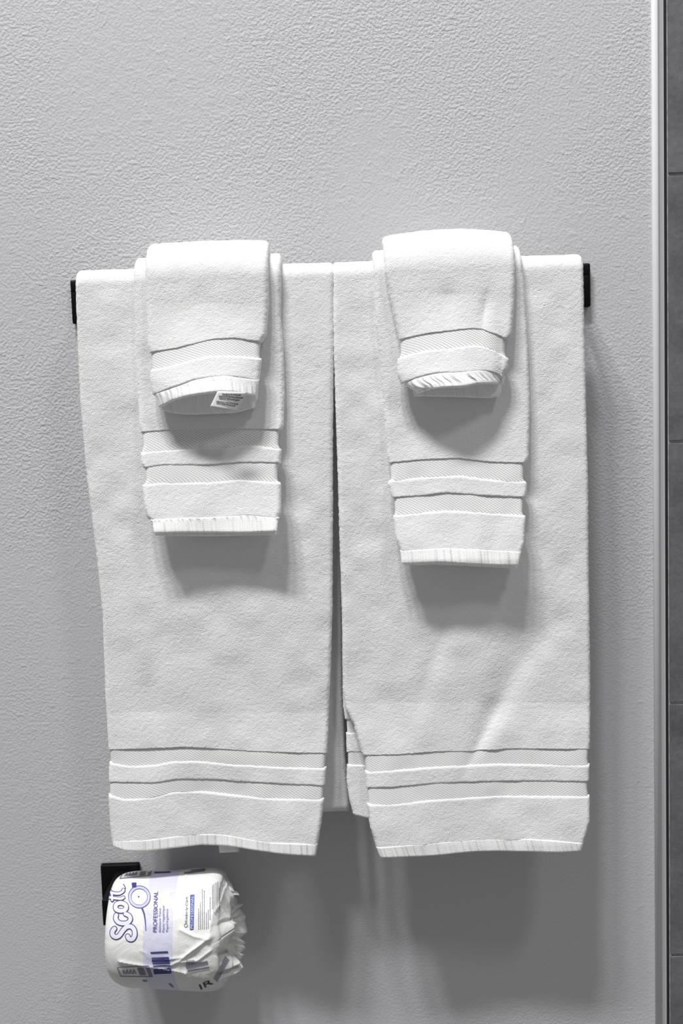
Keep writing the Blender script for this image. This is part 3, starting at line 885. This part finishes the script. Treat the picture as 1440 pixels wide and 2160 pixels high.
text_on_roll('printed_text', 'PROFESSIONAL', Z(908, 636), Z(914, 360), 5.2, M_inkw, bb, lift=.0012)
# unreadable fine print: short strokes in columns
rng = np.random.RandomState(2)
k = Ink()
for x, ya, yb in ((955, 640, 470), (970, 640, 420), (986, 635, 300), (1002, 640, 320), (1020, 640, 500), (1036, 635, 480), (1052, 560, 380), (1072, 470, 270), (1084, 500, 260), (1100, 520, 250), (1114, 500, 250), (1128, 480, 290)):
    y = ya
    while y > yb:
        l_ = rng.uniform(4, 14)
        k.quad([Z(x - 3, y - l_), Z(x + 3, y - l_), Z(x + 3, y), Z(x - 3, y)], (1, 1), .0006); y -= l_ + 5
k.build('fine_print', M_grey)
# barcode at the foot and its repeat at the top
k = Ink()
for y0_, y1_ in ((826, 838), (874, 884), (890, 912), (922, 930), (944, 952), (972, 1012)):
    s0 = (y0_ - 826) * .18
    k.quad([Z(548 + s0, y0_ + 6), Z(694 + s0, y0_ - 2), Z(700 + s0, y1_), Z(552 + s0, y1_ + 6)], (10, 2), .0007)
k.build('barcode', M_ink)
k = Ink()
for y0_, y1_ in ((108, 118), (122, 134), (138, 168)):
    k.quad([Z(590, y0_), Z(716, y0_ - 4), Z(716, y1_ - 4), Z(580, y1_)], (10, 3), .0007)
k.build('barcode', M_ink)
# framed panels
def frame(pts, wd=6, cut=.62):
    k = Ink()
    tl, tr, br, bl = [np.array(p, float) for p in pts]
    for a, b_ in ((tl, tr), (tr, br), (br, bl), (bl, tl)):
        k.stroke([Z(*a), Z(*((a + b_) / 2)), Z(*b_)], wd / 8, .0007, caps=False)
    c1 = tl + (tr - tl) * cut; c2 = bl + (br - bl) * cut
    fr = k.build('printed_frame', M_grey)
    k = Ink(); m_ = .12
    e = lambda a, b_: (tl * (1 - a) + tr * a) * (1 - b_) + (bl * (1 - a) + br * a) * b_
    k.quad([Z(*e(cut, .15)), Z(*e(.82, .15)), Z(*e(.82, .85)), Z(*e(cut, .85))], (6, 4), .0007)
    k.quad([Z(*e(.90, .0)), Z(*e(1, .0)), Z(*e(1, 1)), Z(*e(.90, 1))], (3, 4), .0007)
    for i in range(4):
        a = .12 + i * .11
        k.stroke([Z(*e(a, .75)), Z(*e(a + .03, .3)), Z(*e(a + .07, .75))], .9, .0007, caps=False)
    k.build('printed_marks', M_grey, fr)
frame([(270, 962), (530, 948), (566, 1040), (300, 1036)])
frame([(330, 150), (560, 128), (548, 186), (290, 214)])
text_on_roll('printed_text', 'IR', Z(975, 1148), Z(1080, 1098), 11, M_inkk)
k = Ink()
for i in range(15):
    a = i / 14; x_ = 1080 + 95 * a; y_ = 1050 - 175 * a
    k.stroke([Z(x_, y_), Z(x_ + 18, y_ + 14), Z(x_ + 36, y_ + 30)], .9, .0007, caps=False)
k.build('barcode', M_grey)
k = Ink()
k.quad([Z(845, 945), Z(1030, 905), Z(1035, 930), Z(850, 968)], (8, 2), .0007)
k.quad([Z(860, 985), Z(1045, 955), Z(1045, 968), Z(865, 1000)], (8, 2), .0007)
for i in range(6): k.quad([Z(850 + i * 12, 900), Z(856 + i * 12, 896), Z(858 + i * 12, 935), Z(852 + i * 12, 940)], (1, 2), .0007)
k.build('printed_marks', M_grey)
for q in ([Z(480, 1068), Z(520, 1070), Z(520, 1082), Z(488, 1080)], [Z(700, 1098), Z(722, 1100), Z(750, 1132), Z(728, 1128)], [Z(830, 130), Z(1010, 118), Z(1010, 150), Z(835, 175)]):
    k = Ink(); k.quad(q, (6, 3), .0007); k.build('printed_mark', M_grey)

# loose flaps of wrapper paper at the end of the roll
def flap(pts, d, seed, amp=.0025):
    tl, tr, br, bl = [np.array(p, float) for p in pts]
    n = 16; G = np.zeros((n, n, 3))
    for j in range(n):
        for i in range(n):
            a = i / (n - 1); b_ = j / (n - 1)
            p = (tl * (1 - a) + tr * a) * (1 - b_) + (bl * (1 - a) + br * a) * b_
            dd = (d[0] * (1 - a) + d[1] * a) * (1 - b_) + (d[3] * (1 - a) + d[2] * a) * b_
            G[j, i] = unproj(p[0], p[1], dd)
    G[..., 1] += amp * vnoise(G, 120, seed) + amp * .8 * np.sin(np.linspace(0, 9, n))[:, None]
    G[..., 0] += amp * .5 * vnoise(G, 160, seed + 1)
    me = mesh_grid(G[::-1] - RO, 'paper_flap')
    o = link('paper_flap', me, M_paper); o.parent = roll; o.matrix_parent_inverse = Matrix.Identity(4)
    md = o.modifiers.new('solid', 'SOLIDIFY'); md.thickness = .0004
    o['label'] = 'crumpled end of the paper wrapper'
flap([Z(1170, 225), Z(1225, 250), Z(1300, 362), Z(1175, 345)], (.07, .06, .065, .075), 1)
flap([Z(1040, 690), Z(1235, 560), Z(1262, 600), Z(1060, 760)], (.125, .10, .10, .12), 2, .004)
flap([Z(1040, 760), Z(1262, 640), Z(1235, 720), Z(1080, 840)], (.12, .095, .09, .115), 3, .004)
flap([Z(1190, 770), Z(1240, 760), Z(1292, 880), Z(1180, 930)], (.08, .07, .06, .07), 4)
